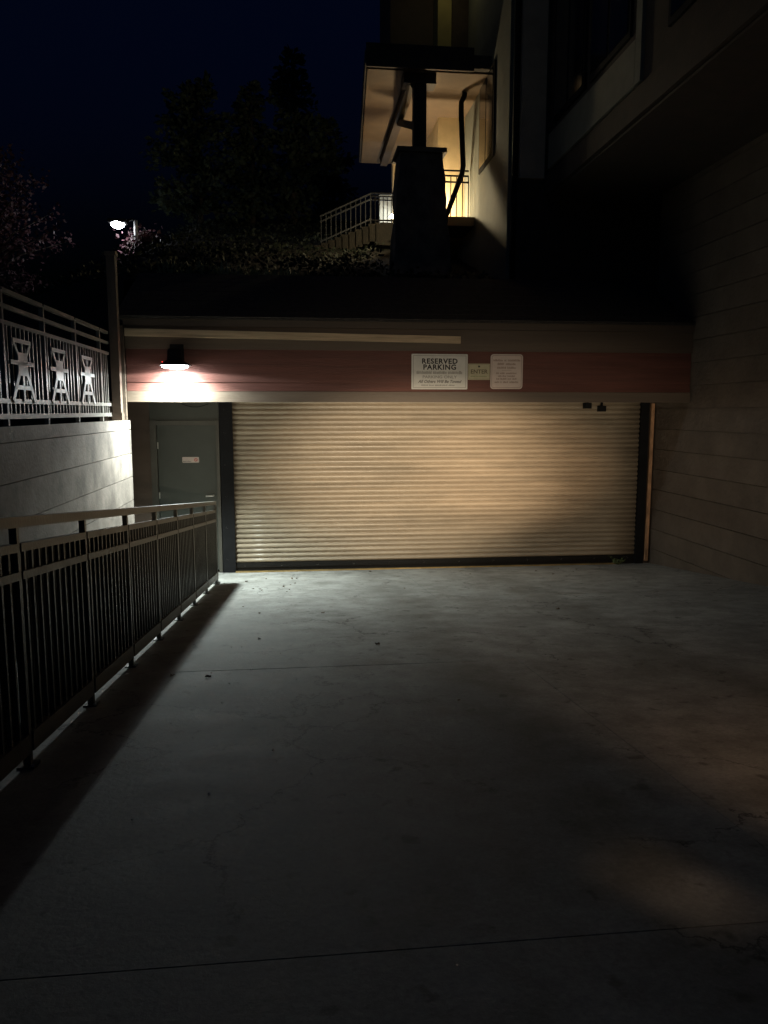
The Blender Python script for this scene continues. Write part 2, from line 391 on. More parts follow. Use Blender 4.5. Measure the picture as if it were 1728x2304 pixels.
# man door
md = bpy.data.objects.new('door', None); C.objects.link(md); md.parent = ga; md.location = Vector((-1.72, YD + .05, -2.47)) - ga.location
bxo('leaf', DOOR, md, -2.135, -1.262, YD + .045, YD + .095, -2.46, -.215, .003)
for xa, xb, za, zb in ((-2.233, -2.14, -2.5, -.14), (-1.257, -1.207, -2.5, -.14), (-2.139, -1.258, -.212, -.143)):
    bxo('frame', FRAME, md, xa, xb, YD - .02, YD + .12, za, zb, .006)
for z in (-.52, -1.28, -2.1):
    bm = bmesh.new(); tube(bm, [(-2.132, YD + .035, z - .05), (-2.132, YD + .035, z + .05)], .010, 8); wobj('hinge', bm, STEEL, md)
bm = bmesh.new(); lathe(bm, [(0, -.03), (.036, -.026), (.046, -.008), (.046, 0)], 20)
bmesh.ops.rotate(bm, verts=bm.verts, matrix=Matrix.Rotation(R(90), 3, 'X')); bmesh.ops.translate(bm, verts=bm.verts, vec=(-1.315, YD + .046, -1.29))
tube(bm, [(-1.315, YD + .02, -1.29), (-1.315, YD - .02, -1.29), (-1.34, YD - .03, -1.292), (-1.43, YD - .028, -1.297)], [.016, .016, .015, .013], 10)
wobj('handle', bm, STEEL, md, smooth=True)
# loose wire under the header
bm = bmesh.new(); tube(bm, [(-1.75 + .08 * k, YD - .02, .11 - .05 * math.sin(math.pi * min(1, k / 5)) + .01 * k * 0) for k in range(6)], .006, 6)
wobj('cable', bm, DARK, ga)

# pine strip nailed to the trim, upright pine strip at the right jamb
bm = bmesh.new(); bar(bm, (-2.29, YH - .045, 1.045), (2.27, YH - .045, .985), .04, .098); bev(bm, .004)
o = obj('timber_batten', bm, PINE); tag(o, 'long bare pine batten nailed level along the dark header trim', 'timber')
bm = bmesh.new(); bar(bm, (5.655, YD - .075, -2.44), (5.668, YD - .06, .122), .052, .04, (0, 1, 0)); bev(bm, .004)
o = obj('timber_batten', bm, PINEV); tag(o, 'weathered bare pine strip standing upright beside the right door guide', 'timber')

# corner post and end trim above the left wall
cp = thing('corner_post', 'square brown timber post at the end of the ornamental fence', 'post', (-2.37, 10.58, -.12))
bxo('shaft', BROWN, cp, -2.425, -2.315, 10.52, 10.64, -.119, 1.98, .006)
bxo('cap', BROWN, cp, -2.44, -2.30, 10.505, 10.655, 1.982, 2.03, .006)
bxo('base', BROWN, cp, -2.435, -2.305, 10.51, 10.65, -.121, -.02, .006)
o = bxo('end_trim_board', TRIM, None, -2.365, -2.305, 10.79, 10.845, -.119, 1.13, .004); tag(o, 'pale vertical trim board closing the left end of the header', 'trim')

# ------------------------------------------------------------------ wall lamp
lx, ly, lz = -1.62, YH - .23, .595
lamp = thing('wall_lamp', 'black dish wall lamp shining over the grey door', 'lamp', (lx, YH, lz))
bm = bmesh.new(); lathe(bm, [(.205, 0), (.207, .006), (.19, .022), (.14, .05), (.10, .075), (.09, .20), (.075, .22), (0, .225)], 40, (lx, ly, lz))
lathe(bm, [(.200, .001), (.185, .018), (.105, .070), (.0, .072)], 40, (lx, ly, lz))
wobj('shade', bm, DARK, lamp, smooth=True)
bm = bmesh.new(); box(bm, lx - .09, lx + .09, YH - .03, YH + .02, lz + .08, lz + .30); box(bm, lx - .03, lx + .03, ly, YH, lz + .14, lz + .20)
wobj('bracket', bm, DARK, lamp, bevel=.004)
bm = bmesh.new(); lathe(bm, [(.150, .02), (.175, .004), (.170, -.016), (.12, -.030), (0, -.034)], 28, (lx, ly, lz)); wobj('lens', bm, BULB, lamp, smooth=True)
bm = bmesh.new(); lathe(bm, [(0, .008), (.006, .005), (.008, 0), (.006, -.005), (0, -.008)], 10, (lx - .20, YH - .012, lz + .065)); wobj('indicator', bm, REDLED, lamp)
def point(name, loc, power, col, rad):
    l = bpy.data.lights.new(name, 'POINT'); l.energy = power; l.color = col; l.shadow_soft_size = rad
    o = bpy.data.objects.new(name, l); C.objects.link(o); o.location = loc; return o
spot('wall_lamp_light', (lx, ly, lz - .050), (lx, ly, lz - 2), 92, (.86, .97, .98), 175, .06, 1, .022)
al = bpy.data.lights.new('wall_lamp_light', 'AREA'); al.shape = 'DISK'; al.size = .20; al.energy = 165; al.color = (.87, .99, .94); al.spread = R(150)
ao = bpy.data.objects.new('wall_lamp_light', al); C.objects.link(ao); ao.location = (lx, ly, lz - .042)

# ------------------------------------------------------------------ signs
def text_bm(txt, size, align='CENTER', shear=0, offset=0, sx=1., space=1.):
    cu = bpy.data.curves.new('t', 'FONT'); cu.body = txt; cu.size = size; cu.align_x = align; cu.align_y = 'CENTER'
    cu.shear = shear; cu.offset = offset; cu.extrude = .0008; cu.space_character = space; cu.resolution_u = 3
    o = bpy.data.objects.new('t', cu); C.objects.link(o)
    me = bpy.data.meshes.new_from_object(o.evaluated_get(bpy.context.evaluated_depsgraph_get()))
    bpy.data.objects.remove(o); bm = bmesh.new(); bm.from_mesh(me); bpy.data.meshes.remove(me)
    bmesh.ops.transform(bm, matrix=Matrix.Rotation(R(90), 4, 'X') @ Matrix.Scale(sx, 4, (1, 0, 0)), verts=bm.verts)
    return bm
def rrect(x0, x1, z0, z1, r, n=5):
    out = []
    for cx, cz, a0 in ((x1 - r, z1 - r, 0), (x0 + r, z1 - r, 90), (x0 + r, z0 + r, 180), (x1 - r, z0 + r, 270)):
        for k in range(n + 1):
            a = R(a0 + 90 * k / n); out.append((cx + r * math.cos(a), cz + r * math.sin(a)))
    return out
def frame_line(bm, x0, x1, z0, z1, r, wd, y):
    A = rrect(x0, x1, z0, z1, r); B = rrect(x0 + wd, x1 - wd, z0 + wd, z1 - wd, max(.001, r - wd)); n = len(A)
    a = [bm.verts.new((u, y, v)) for u, v in A]; b = [bm.verts.new((u, y, v)) for u, v in B]
    for i in range(n): bm.faces.new((a[i], a[(i + 1) % n], b[(i + 1) % n], b[i]))
def smear(bm, words, x0, z, h, y, rng):
    """faded print too worn to read: uneven upright strokes grouped in words"""
    x = x0
    for wd in words:
        e = x + wd
        while x < e - .004:
            s = rng.uniform(.004, .009); hh = h * rng.uniform(.6, 1)
            q = [(x, z - h / 2), (x + s, z - h / 2), (x + s, z - h / 2 + hh), (x, z - h / 2 + hh)]
            bm.faces.new([bm.verts.new((u, y, v)) for u, v in q]); x += s + rng.uniform(.001, .004)
        x = e + h * .55
rng = random.Random(3)
def faded(bm, m, t): tag(wobj('faded_print', bm, m, t), kind='stuff')
def sign(label, x0, x1, z0, z1, m, y, r):
    t = thing('sign', label, 'sign', ((x0 + x1) / 2, y, (z0 + z1) / 2))
    bm = bmesh.new(); prism(bm, rrect(x0, x1, z0, z1, r), .005, Matrix.Translation((0, y, 0))); wobj('panel', bm, m, t)
    return t
YS = YH - .004
t = sign('white metal sign reading RESERVED PARKING in black capitals', 1.585, 2.385, .305, .795, SIGNW, YS - .004, .012)
yl = YS - .0062; cx = 1.985
bm = bmesh.new(); frame_line(bm, 1.607, 2.363, .327, .773, .006, .005, yl); wobj('border', bm, INKD, t)
for txt, z, size, m, k in (('RESERVED', .692, .098, INK, dict(offset=.0034, sx=1.06, space=1.12)), ('PARKING', .610, .098, INK, dict(offset=.0034, sx=1.06, space=1.12)),
                           ('PARKING ONLY', .475, .056, INKG, dict(offset=.0010, sx=1.22)), ('All Others Will Be Towed', .412, .058, INKD, dict(shear=.3, offset=.0016, sx=.98))):
    bm = text_bm(txt, size, **k); bmesh.ops.translate(bm, verts=bm.verts, vec=(cx, yl, z)); wobj('lettering', bm, m, t)
bm = bmesh.new(); smear(bm, (.21, .19, .20), cx - .33, .540, .046, yl, rng); smear(bm, (.1, .07, .09, .08, .09), cx - .26, .362, .022, yl, rng); faded(bm, INKG, t)
t = sign('small cream sign reading ENTER between the two larger signs', 2.392, 2.71, .44, .665, SIGNC, YS - .0002, .006)
cx = 2.551
bm = bmesh.new(); frame_line(bm, 2.402, 2.700, .450, .655, .004, .003, YS - .003); wobj('border', bm, INKE, t)
bm = text_bm('ENTER', .080, offset=.0016, sx=1.03); bmesh.ops.translate(bm, verts=bm.verts, vec=(cx, YS - .003, .552)); wobj('lettering', bm, INKE, t)
bm = bmesh.new()
for u0, u1, v0, v1 in ((-.014, -.004, .612, .640), (.004, .014, .612, .640), (-.004, .004, .618, .632)):
    bm.faces.new([bm.verts.new((cx + u, YS - .003, v)) for u, v in ((u0, v0), (u1, v0), (u1, v1), (u0, v1))])
wobj('emblem', bm, INK, t)
bm = bmesh.new(); smear(bm, (.07, .04, .11), cx - .12, .487, .014, YS - .003, rng); faded(bm, INKGR, t)
t = sign('round cornered pinkish notice of faded print right of the ENTER sign', 2.716, 3.185, .312, .800, SIGNP, YS - .004, .045)
cx = 2.95
bm = bmesh.new(); frame_line(bm, 2.732, 3.169, .328, .784, .034, .007, yl); wobj('border', bm, INKR, t)
bm = bmesh.new()
for wd, z, h in (((.14, .035, .18), .715, .032), ((.10, .15), .665, .034), ((.13, .13), .612, .032), ((.04, .07, .16), .535, .026), ((.05, .06, .11), .495, .024), ((.045, .09, .05, .07), .455, .026), ((.07, .02, .08, .13), .410, .028)):
    smear(bm, wd, cx - (sum(wd) + h * .55 * (len(wd) - 1)) / 2, z, h, yl, rng)
bm.faces.new([bm.verts.new((cx + u, yl, v)) for u, v in ((-.07, .573), (.07, .573), (.07, .578), (-.07, .578))])
faded(bm, INKR, t)
t = sign('small pale sticker with red ring on the grey door', -1.775, -1.525, -.783, -.697, SIGNP, YD + .0395, .012)
bm = bmesh.new(); k = 20
for i in range(k):
    a0, a1 = 2 * math.pi * i / k, 2 * math.pi * (i + 1) / k
    bm.faces.new([bm.verts.new((-1.572 + r_ * math.cos(a), YD + .0385, -.74 + r_ * math.sin(a))) for r_, a in ((.026, a0), (.026, a1), (.015, a1), (.015, a0))])
bar(bm, (-1.588, YD + .0385, -.724), (-1.556, YD + .0385, -.756), .006, .0006, (0, 1, 0)); wobj('ring', bm, REDM, t)
bm = bmesh.new(); smear(bm, (.05, .06), -1.765, -.762, .016, YD + .0385, rng); faded(bm, INKD, t)

# sensors over the roll-up door
for x, z, lab in ((4.56, .085, 'small dark sensor box hung close under the header trim'), (4.80, .038, 'small black sensor box hung lower beside the other')):
    t = thing('sensor_box', lab, 'sensor', (x, YD - .1, z))
    bxo('body', DARK, t, x - .05, x + .05, YD - .16, YD - .04, z - .045, z + .045, .008); bxo('mount', DARK, t, x - .012, x + .012, YD - .12, YD - .08, z + .04, .145)

# ------------------------------------------------------------------ ramp railing
def rx(y): return -1.23 + (y - 3.1) * (.092 / 7.5)
rl_ = thing('metal_railing', 'olive metal railing with dense dark pickets along the driveway edge', 'railing', (rx(5), 5, gz(5)))
def railbar(name, y0, y1, h0, h1, wd, m, parent=rl_, dx=0):
    bm = bmesh.new(); hm = (h0 + h1) / 2
    bar(bm, (rx(y0) + dx, y0, gz(y0) + hm), (rx(y1) + dx, y1, gz(y1) + hm), wd, h1 - h0); bev(bm, .004)
    return wobj(name, bm, m, parent)
posts = [.43 + k for k in range(-2, 11)]
Y0, Y1 = -1.6, 10.52
railbar('handrail', Y0, Y1 - .1, 1.083, 1.13, .058, RAIL)
cuts = [Y0] + posts[1:] + [Y1]
for a, b in zip(cuts, cuts[1:]):
    if b - a < .05: continue
    railbar('rail', a + .022, b - .022, .975, 1.012, .04, RAIL)
    railbar('rail', a + .022, b - .022, .852, .888, .04, RAIL)
    railbar('rail', a + .022, b - .022, .068, .155, .045, RAIL)
    n = 10; st = (b - a) / (n + 1)
    for k in range(1, n + 1):
        if b - a < .5 and k > 1: break
        y = a + st * k
        bm = bmesh.new(); box(bm, rx(y) - .008, rx(y) + .008, y - .009, y + .009, gz(y) + .13, gz(y) + .99); wobj('picket', bm, PICK, rl_)
for y in posts + [Y1]:
    bm = bmesh.new(); x = rx(y); top = 1.086 if y < Y1 - .05 else 1.0
    box(bm, x - .016, x + .016, y - .016, y + .016, gz(y) - .02, gz(y) + top); p = wobj('post', bm, PICK, rl_)
    if y > 0:
        bm = bmesh.new(); box(bm, x - .038, x + .038, y - .04, y + .04, gz(y) - .01, gz(y) + .012); wobj('base_plate', bm, PICK, p)
        bm = bmesh.new(); lathe(bm, [(.009, 0), (.009, .009), (0, .012)], 8, (x + .027, y - .028, gz(y) + .010)); wobj('bolt', bm, STEEL, p)
for a, b in zip(cuts, cuts[1:]):
    if b - a < .05: continue
    bm = bmesh.new(); bar(bm, (rx(a) - .014, a + .022, gz(a) + .55), (rx(b) - .014, b - .022, gz(b) + .55), .004, .86); wobj('infill_panel', bm, INFILL, rl_)
e = []
for k in range(9):
    a = R(90 - 22.5 * k); e.append((rx(Y1), Y1 - .10 + .066 * math.cos(a) * 1.2, gz(Y1) + 1.052 + .058 * math.sin(a)))
bm = bmesh.new(); tube(bm, e, .025, 10); wobj('rail_end_curve', bm, RAIL, rl_, smooth=True)

# ------------------------------------------------------------------ ornamental fence on the left wall
XF = -2.45
fn = thing('ornamental_fence', 'grey ornamental metal fence with derrick shaped plates above concrete wall', 'fence', (XF, 6, -.12))
fposts = [10.05 - 1.065 * k for k in range(0, 11)]
ends = [10.51] + fposts + [-1.6]
for a, b in zip(ends, ends[1:]):
    for z, hh in ((-.045, .045), (.085, .04), (.74, .034), (.875, .034), (1.005, .036)):
        bm = bmesh.new(); box(bm, XF - .02, XF + .02, b + .02, a - .02, z - hh / 2, z + hh / 2); bev(bm, .004); wobj('rail', bm, FENCE, fn)
    n = 9 if a - b > .9 else 4; st = (a - b) / (n + 1)
    for k in range(1, n + 1):
        y = b + st * k
        bm = bmesh.new(); box(bm, XF - .008, XF + .008, y - .011, y + .011, -.03, .73); wobj('picket', bm, FENCE, fn)
for y in fposts:
    bxo('post', FENCE, fn, XF - .02, XF + .02, y - .02, y + .02, -.125, 1.0, .004)
def plate_mesh():
    bm = bmesh.new(); d = .008
    def bx_(u0, u1, v0, v1): prism(bm, [(u0, v0), (u1, v0), (u1, v1), (u0, v1)], d + random.uniform(0, .0006))
    def st(u0, v0, u1, v1, wd):
        dv = Vector((u1 - u0, v1 - v0)).normalized(); nn = Vector((-dv.y, dv.x)) * wd / 2
        prism(bm, [(u0 + nn.x, v0 + nn.y), (u1 + nn.x, v1 + nn.y), (u1 - nn.x, v1 - nn.y), (u0 - nn.x, v0 - nn.y)], d + random.uniform(.0006, .0012))
    bx_(-.225, .225, .515, .552)                                           # top bar
    st(-.205, .515, -.105, .42, .034); st(.205, .515, .105, .42, .034); st(0, .52, 0, .43, .030)
    prism(bm, [(-.125, .235), (.125, .235), (.115, .435), (-.115, .435)], d + .0015)   # body
    bx_(-.295, .295, .325, .362)                                           # cross arm
    st(-.105, .245, -.275, .012, .050); st(.105, .245, .275, .012, .050); st(0, .245, 0, .012, .042)
    bx_(-.200, .200, .112, .150)
    bmesh.ops.recalc_face_normals(bm, faces=bm.faces)
    m = bpy.data.meshes.new('ornament_plate'); bm.to_mesh(m); bm.free(); m.materials.append(PLATE); return m
pm = plate_mesh()
for k in range(1, 10):
    y = fposts[0] - 1.065 * (k - .5) - .14
    o = obj('ornament_plate', None, None, fn, mesh=pm); o.location = (.030, y - 6, .075 + .12); o.rotation_euler = (0, 0, R(90))

# ------------------------------------------------------------------ building on the hill
bd = thing('apartment_building', 'tall dark stucco apartment building overhanging the brown wall', 'building', (6, 12, 3.4))
XA, XB = 3.45, 4.0
bxo('wall', STUCCOG, bd, XA, 9, 12.85, 22, 1.9, 12)                          # far wing, side wall
bxo('pilaster', TAN, bd, 3.585, 3.985, 12.60, 12.86, 3.71, 12, .01)
bxo('base_wall', TIMBER, bd, 3.50, 9, 12.66, 12.84, 1.8, 3.70)
bm = bmesh.new(); tube(bm, [(3.525, 12.70, 1.9), (3.525, 12.70, 12)], .05, 10); wobj('downpipe', bm, DARK, bd, smooth=True)
# near wing over the right wall
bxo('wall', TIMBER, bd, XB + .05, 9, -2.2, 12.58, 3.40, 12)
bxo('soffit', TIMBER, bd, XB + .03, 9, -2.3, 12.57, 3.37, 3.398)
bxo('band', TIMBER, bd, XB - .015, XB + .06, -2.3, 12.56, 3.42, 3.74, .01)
bxo('stucco_panel', STUCCO, bd, XB + .005, XB + .06, 9.32, 12.5, 3.82, 4.34, .006)
bxo('stucco_panel', STUCCO, bd, XB + .005, XB + .06, 9.15, 9.31, 3.82, 7.4, .006)
for a in (9.5, 11.0):
    wv = bxo('window', DARK, bd, XB + .012, XB + .08, a, a + 1.32, 4.45, 6.3, .01)
    bxo('pane', GLASS, wv, XB + .002, XB + .02, a + .07, a + .62, 4.52, 6.22); bxo('pane', GLASS, wv, XB + .002, XB + .02, a + .70, a + 1.25, 4.52, 6.22)
for a in (4.3, 6.8):
    wv = bxo('window', DARK, bd, XB + .012, XB + .08, a, a + 1.7, 4.1, 6.1, .01)
    bxo('pane', GLASS, wv, XB + .002, XB + .02, a + .07, a + 1.63, 4.17, 6.03)
# window of the far wing
wv = bxo('window', DARK, bd, XA - .03, XA + .04, 13.75, 14.85, 4.40, 5.95, .01)
bxo('pane', GLASS, wv, XA - .04, XA - .01, 13.82, 14.27, 4.47, 5.88); bxo('pane', GLASS, wv, XA - .04, XA - .01, 14.32, 14.78, 4.47, 5.88)
# lit wall parts round the deck
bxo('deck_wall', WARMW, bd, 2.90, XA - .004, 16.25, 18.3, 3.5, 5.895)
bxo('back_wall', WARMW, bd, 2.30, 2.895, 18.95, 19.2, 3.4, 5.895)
bxo('upper_wall', OLIVE, bd, 2.83, 3.10, 16.0, 18.5, 6.2, 12)
bxo('upper_wall_return', TIMBER, bd, 3.105, XA - .004, 16.05, 18.5, 6.2, 12)
bxo('upper_wall_return', TIMBER, bd, 1.95, 2.825, 16.5, 18.5, 6.2, 12)
# downspout kinked round the porch
bm = bmesh.new(); tube(bm, [(3.17, 15.0, 5.89), (3.16, 15.0, 5.82), (3.11, 15.0, 5.72), (3.11, 15.0, 5.5), (3.16, 15.0, 4.60), (3.14, 15.0, 4.45), (2.84, 15.0, 3.66), (2.80, 15.0, 3.2)], .05, 10)
wobj('downpipe', bm, DARK, bd, smooth=True)
# porch in front of the deck
po = thing('porch', 'dark porch roof on timber post and tapered stone pillar', 'porch', (2.24, 14.4, 2.5))
bm = bmesh.new()
lo = [(1.72, 14.12), (2.80, 14.12), (2.80, 14.95), (1.72, 14.95)]; hi = [(1.85, 14.22), (2.62, 14.22), (2.62, 14.85), (1.85, 14.85)]
a = [bm.verts.new((x, y, 2.2)) for x, y in lo]; b = [bm.verts.new((x, y, 4.56)) for x, y in hi]
bm.faces.new(a[::-1]); bm.faces.new(b)
for i in range(4): bm.faces.new((a[i], a[(i + 1) % 4], b[(i + 1) % 4], b[i]))
bmesh.ops.subdivide_edges(bm, edges=bm.edges, cuts=11, use_grid_fill=True)
for v in bm.verts:
    v.co += Vector((noise.noise(v.co * 3.1), noise.noise(v.co * 3.1 + Vector((9, 0, 0))), 0)) * .04
pl = wobj('stone_pillar', bm, STONE, po)
bxo('cap', STONE, pl, 1.80, 2.69, 14.16, 14.92, 4.555, 4.635, .02)
bxo('post', TIMBER, po, 2.11, 2.335, 14.28, 14.50, 4.63, 5.88, .01)
bxo('beam', TIMBER, po, 1.92, 2.50, 14.24, 14.56, 5.72, 5.893, .01)
bxo('beam', TIMBER, po, 2.00, 2.16, 14.57, 18.94, 5.73, 5.893, .01)
bm = bmesh.new(); bar(bm, (2.17, 14.53, 5.10), (2.10, 16.2, 5.75), .10, .12); wobj('brace', bm, TIMBER, po)
bm = bmesh.new(); q_ = [(1.28, 14.2), (XA - .006, 14.2), (XA - .006, 19.3), (1.58, 19.3)]
a = [bm.verts.new((x, y, 5.895)) for x, y in q_]; b = [bm.verts.new((x, y, 5.92)) for x, y in q_]
bm.faces.new(a[::-1]); bm.faces.new(b)
for i in range(4): bm.faces.new((a[i], a[(i + 1) % 4], b[(i + 1) % 4], b[i]))
wobj('soffit', bm, SOFF, po)
bm = bmesh.new(); q_ = [(1.22, 14.05), (XA - .006, 14.05), (XA - .006, 19.4), (1.53, 19.4)]
a = [bm.verts.new((x, y, 5.925)) for x, y in q_]; b = [bm.verts.new((x, y, 6.15)) for x, y in q_]
bm.faces.new(a[::-1]); bm.faces.new(b)
for i in range(4): bm.faces.new((a[i], a[(i + 1) % 4], b[(i + 1) % 4], b[i]))
rf_ = wobj('roof', bm, ROOF, po, bevel=.02); bxo('fascia', TIMBER, rf_, 1.24, 3.12, 14.0, 14.045, 5.86, 6.24, .01)
bxo('deck', SOFF, po, 2.3, XA - .008, 15.2, 18.9, 3.55, 3.72, .01)
# deck railing
def flat_railing(label, x0, x1, y, z, h, sp):
    t = thing('deck_railing', label, 'railing', (x0, y, z))
    for hh in (.08, h * .78, h * .90, h): bxo('rail', DARK, t, x0, x1, y - .014, y + .014, z + hh - .014, z + hh + .014)
    n = max(1, round((x1 - x0) / sp))
    for k in range(n + 1):
        x = x0 + (x1 - x0) * k / n; bxo('baluster', DARK, t, x - .009, x + .009, y - .009, y + .009, z + .0, z + h * .9)
    return t
flat_railing('black balustrade in front of the bright deck light beside the stone pillar', 2.35, XA - .03, 15.7, 3.73, .98, .125)
flat_railing('black balustrade at the head of the hillside stair left of the pillar', 1.74, 2.30, 18.45, 4.30, .68, .095)
# hillside stair with its railing
stt = thing('hillside_stair', 'concrete hillside stair with metal railing climbing to the lit landing', 'stair', (1.2, 18.4, 3.6))
for k in range(9):
    x = .42 + k * .155; z = 3.72 + k * .063; bxo('step', SOIL, stt, x, x + .18, 18.3, 19.3, z - .35, z + .04, .006)
bxo('landing', SOIL, stt, 1.82, 2.29, 18.3, 19.3, 3.8, 4.30, .006)
for dz in (.66, .54, .10):
    bm = bmesh.new(); bar(bm, (.55, 18.33, 3.74 + dz), (1.73, 18.33, 4.28 + dz), .035, .03); wobj('rail', bm, STAIRM, stt)
for k in range(11):
    x = .58 + k * .113; z = 3.75 + (x - .55) * .455; bxo('baluster', STAIRM, stt, x - .009, x + .009, 18.32, 18.34, z, z + .64)
# lights of the deck and landing, plus an added unseen fill higher up
sc = thing('deck_lamp', 'small warm lamp on the deck hidden behind the pillar', 'lamp', (2.6, 15.95, 4.25))
bm = bmesh.new(); lathe(bm, [(0, -.09), (.05, -.08), (.06, .06), (0, .09)], 14, (2.55, 15.95, 4.2)); wobj('globe', bm, WARML, sc, smooth=True)
bm = bmesh.new(); tube(bm, [(2.55, 15.95, 3.72), (2.55, 15.95, 4.11)], .02, 8); wobj('stem', bm, DARK, sc)
point('deck_lamp_light', (2.68, 15.93, 4.0), 170, (1, .80, .48), .06)
sc = thing('landing_lamp', 'small white lamp lighting the stair landing', 'lamp', (2.2, 18.9, 4.3))
bm = bmesh.new(); lathe(bm, [(0, -.05), (.035, -.04), (.04, .03), (0, .05)], 14, (2.26, 18.75, 4.55)); wobj('globe', bm, LED, sc, smooth=True)
bm = bmesh.new(); tube(bm, [(2.26, 18.75, 4.30), (2.26, 18.75, 4.51)], .015, 8); wobj('stem', bm, DARK, sc)
point('landing_lamp_light', (2.15, 18.75, 4.62), 10, (.86, .95, 1), .05)
bxo('landing_wall', STUCCO, bd, 1.98, 2.295, 19.0, 19.2, 3.8, 5.1)
point('upper_wall_fill', (2.75, 15.2, 8.2), 3.2, (1, .85, .4), .1)  # unseen point light added to brighten the olive wall strip

# ------------------------------------------------------------------ street lamp
sx_, sy_ = -4.25, 22.0; gb = hill(sx_, sy_)
st = thing('street_lamp', 'lit LED street lamp on a pale pole beyond the garage roof', 'street lamp', (sx_, sy_, gb))
bm = bmesh.new(); tube(bm, [(sx_, sy_, gb - .1), (sx_, sy_, 4.8), (sx_, sy_, 5.05)], [.075, .055, .05], 12); wobj('pole', bm, GALV, st, smooth=True)
bm = bmesh.new(); tube(bm, [(sx_, sy_, 5.0), (sx_ - .08, sy_, 5.08), (sx_ - .26, sy_, 5.03)], .035, 8); wobj('arm', bm, DARK, st, smooth=True)
bm = bmesh.new(); box(bm, sx_ - .70, sx_ - .22, sy_ - .17, sy_ + .17, 4.96, 5.06); hd = wobj('head', bm, DARK, st, bevel=.03)
bm = bmesh.new(); lathe(bm, [(.17, .03), (.18, -.01), (.15, -.07), (.08, -.11), (0, -.12)], 20, (sx_ - .47, sy_, 4.955)); wobj('lens', bm, LED, hd, smooth=True)
point('street_lamp_light', (sx_ - .47, sy_, 4.74), 11, (.90, .95, 1), .06)

# ------------------------------------------------------------------ vegetation
def leafmesh(name, quads, m, parent):
    vs, fs = [], []
    for q in quads:
        k = len(vs); vs += q; fs.append(tuple(range(k, k + len(q))))
    me = bpy.data.meshes.new(name); me.from_pydata(vs, [], fs); me.materials.append(m)
    o = bpy.data.objects.new(name, me); C.objects.link(o); o.parent = parent
    me.transform(Matrix.Translation(-parent.location)); return o
def leaf(c, s, rng, d=None):
    d = d or Vector((rng.gauss(0, 1), rng.gauss(0, 1), rng.gauss(0, .7))).normalized()
    n = Vector((rng.gauss(0, 1), rng.gauss(0, 1), rng.gauss(0, 1))); sd = d.cross(n).normalized() * s * .32
    return [c, c + d * s * .5 + sd, c + d * s, c + d * s * .5 - sd]
def conifer(label, x, y, top, rad, seed, start=.06, ex=.6):
    rng = random.Random(seed); z0 = hill(x, y) - .1; h = top - z0
    t = thing('evergreen_tree', label, 'tree', (x, y, z0), 'evergreens behind the garage')
    bm = bmesh.new(); tube(bm, [(x, y, z0), (x + .05, y, z0 + h * .5), (x, y, z0 + h)], [h * .022, h * .014, .02], 8); wobj('trunk', bm, BARK, t, smooth=True)
    q = []; tw = bmesh.new()
    nb = int(h * 24)
    for i in range(nb):
        f = start + (1 - start) * (i / nb) ** .9; L = rad * (1 - f) ** ex * rng.uniform(.55, 1.15) + .12
        a = rng.uniform(0, 2 * math.pi); b0 = Vector((x, y, z0 + h * f)); dr = Vector((math.cos(a), math.sin(a), rng.uniform(-.15, .35))).normalized()
        tube(tw, [b0, b0 + dr * L * .95], [.022, .006], 4)
        for k in range(int(L * 34) + 6):
            s = rng.uniform(.12, 1) ; p = b0 + dr * L * s + Vector((rng.gauss(0, .10), rng.gauss(0, .10), rng.gauss(-.04, .08))) * (1.25 - .5 * s) * min(1, L)
            dd = (dr + Vector((rng.gauss(0, .6), rng.gauss(0, .6), rng.gauss(.1, .5)))).normalized()
            q.append(leaf(p, rng.uniform(.10, .24), rng, dd))
    leafmesh('crown', q, PINEN, t); wobj('limbs', tw, BARK, t)
rng = random.Random(77); q = []
for i in range(26000):
    x, y = rng.uniform(-9, 5.5), 12.6 + 15 * rng.random() ** 1.4
    if 1.6 < x < 4.2 and 13.8 < y < 18: continue
    z = hill(x, y); hh = .38 * max(0, noise.noise(Vector((x * .9, y * .9, 4))) + .25)
    q.append(leaf(Vector((x, y, z + rng.uniform(0, hh))), rng.uniform(.05, .12), rng))
gc = bpy.data.objects.new('ground_cover', None); gc.location = (0, 0, 0)
me = bpy.data.meshes.new('ground_cover'); vv, ff = [], []
for k in q: n0 = len(vv); vv += k; ff.append((n0, n0 + 1, n0 + 2, n0 + 3))
me.from_pydata(vv, [], ff); me.materials.append(COVER); bpy.data.objects.remove(gc)
gc = bpy.data.objects.new('ground_cover', me); C.objects.link(gc); tag(gc, 'low dark green plants covering the bank above the garage', 'plants', kind='stuff')
conifer('broad dark evergreen standing next to the lit street lamp', -2.9, 25, 9.75, 1.75, 11, ex=.38)
conifer('slim dark evergreen squeezed between two broader ones', -1.35, 25.6, 10.1, .95, 12)
conifer('tallest dark evergreen rising behind the hillside stair', -.05, 25.4, 11.0, 1.35, 13, ex=.7)
conifer('short dark evergreen close to the porch roof', 1.0, 26.2, 9.3, 1.3, 14)
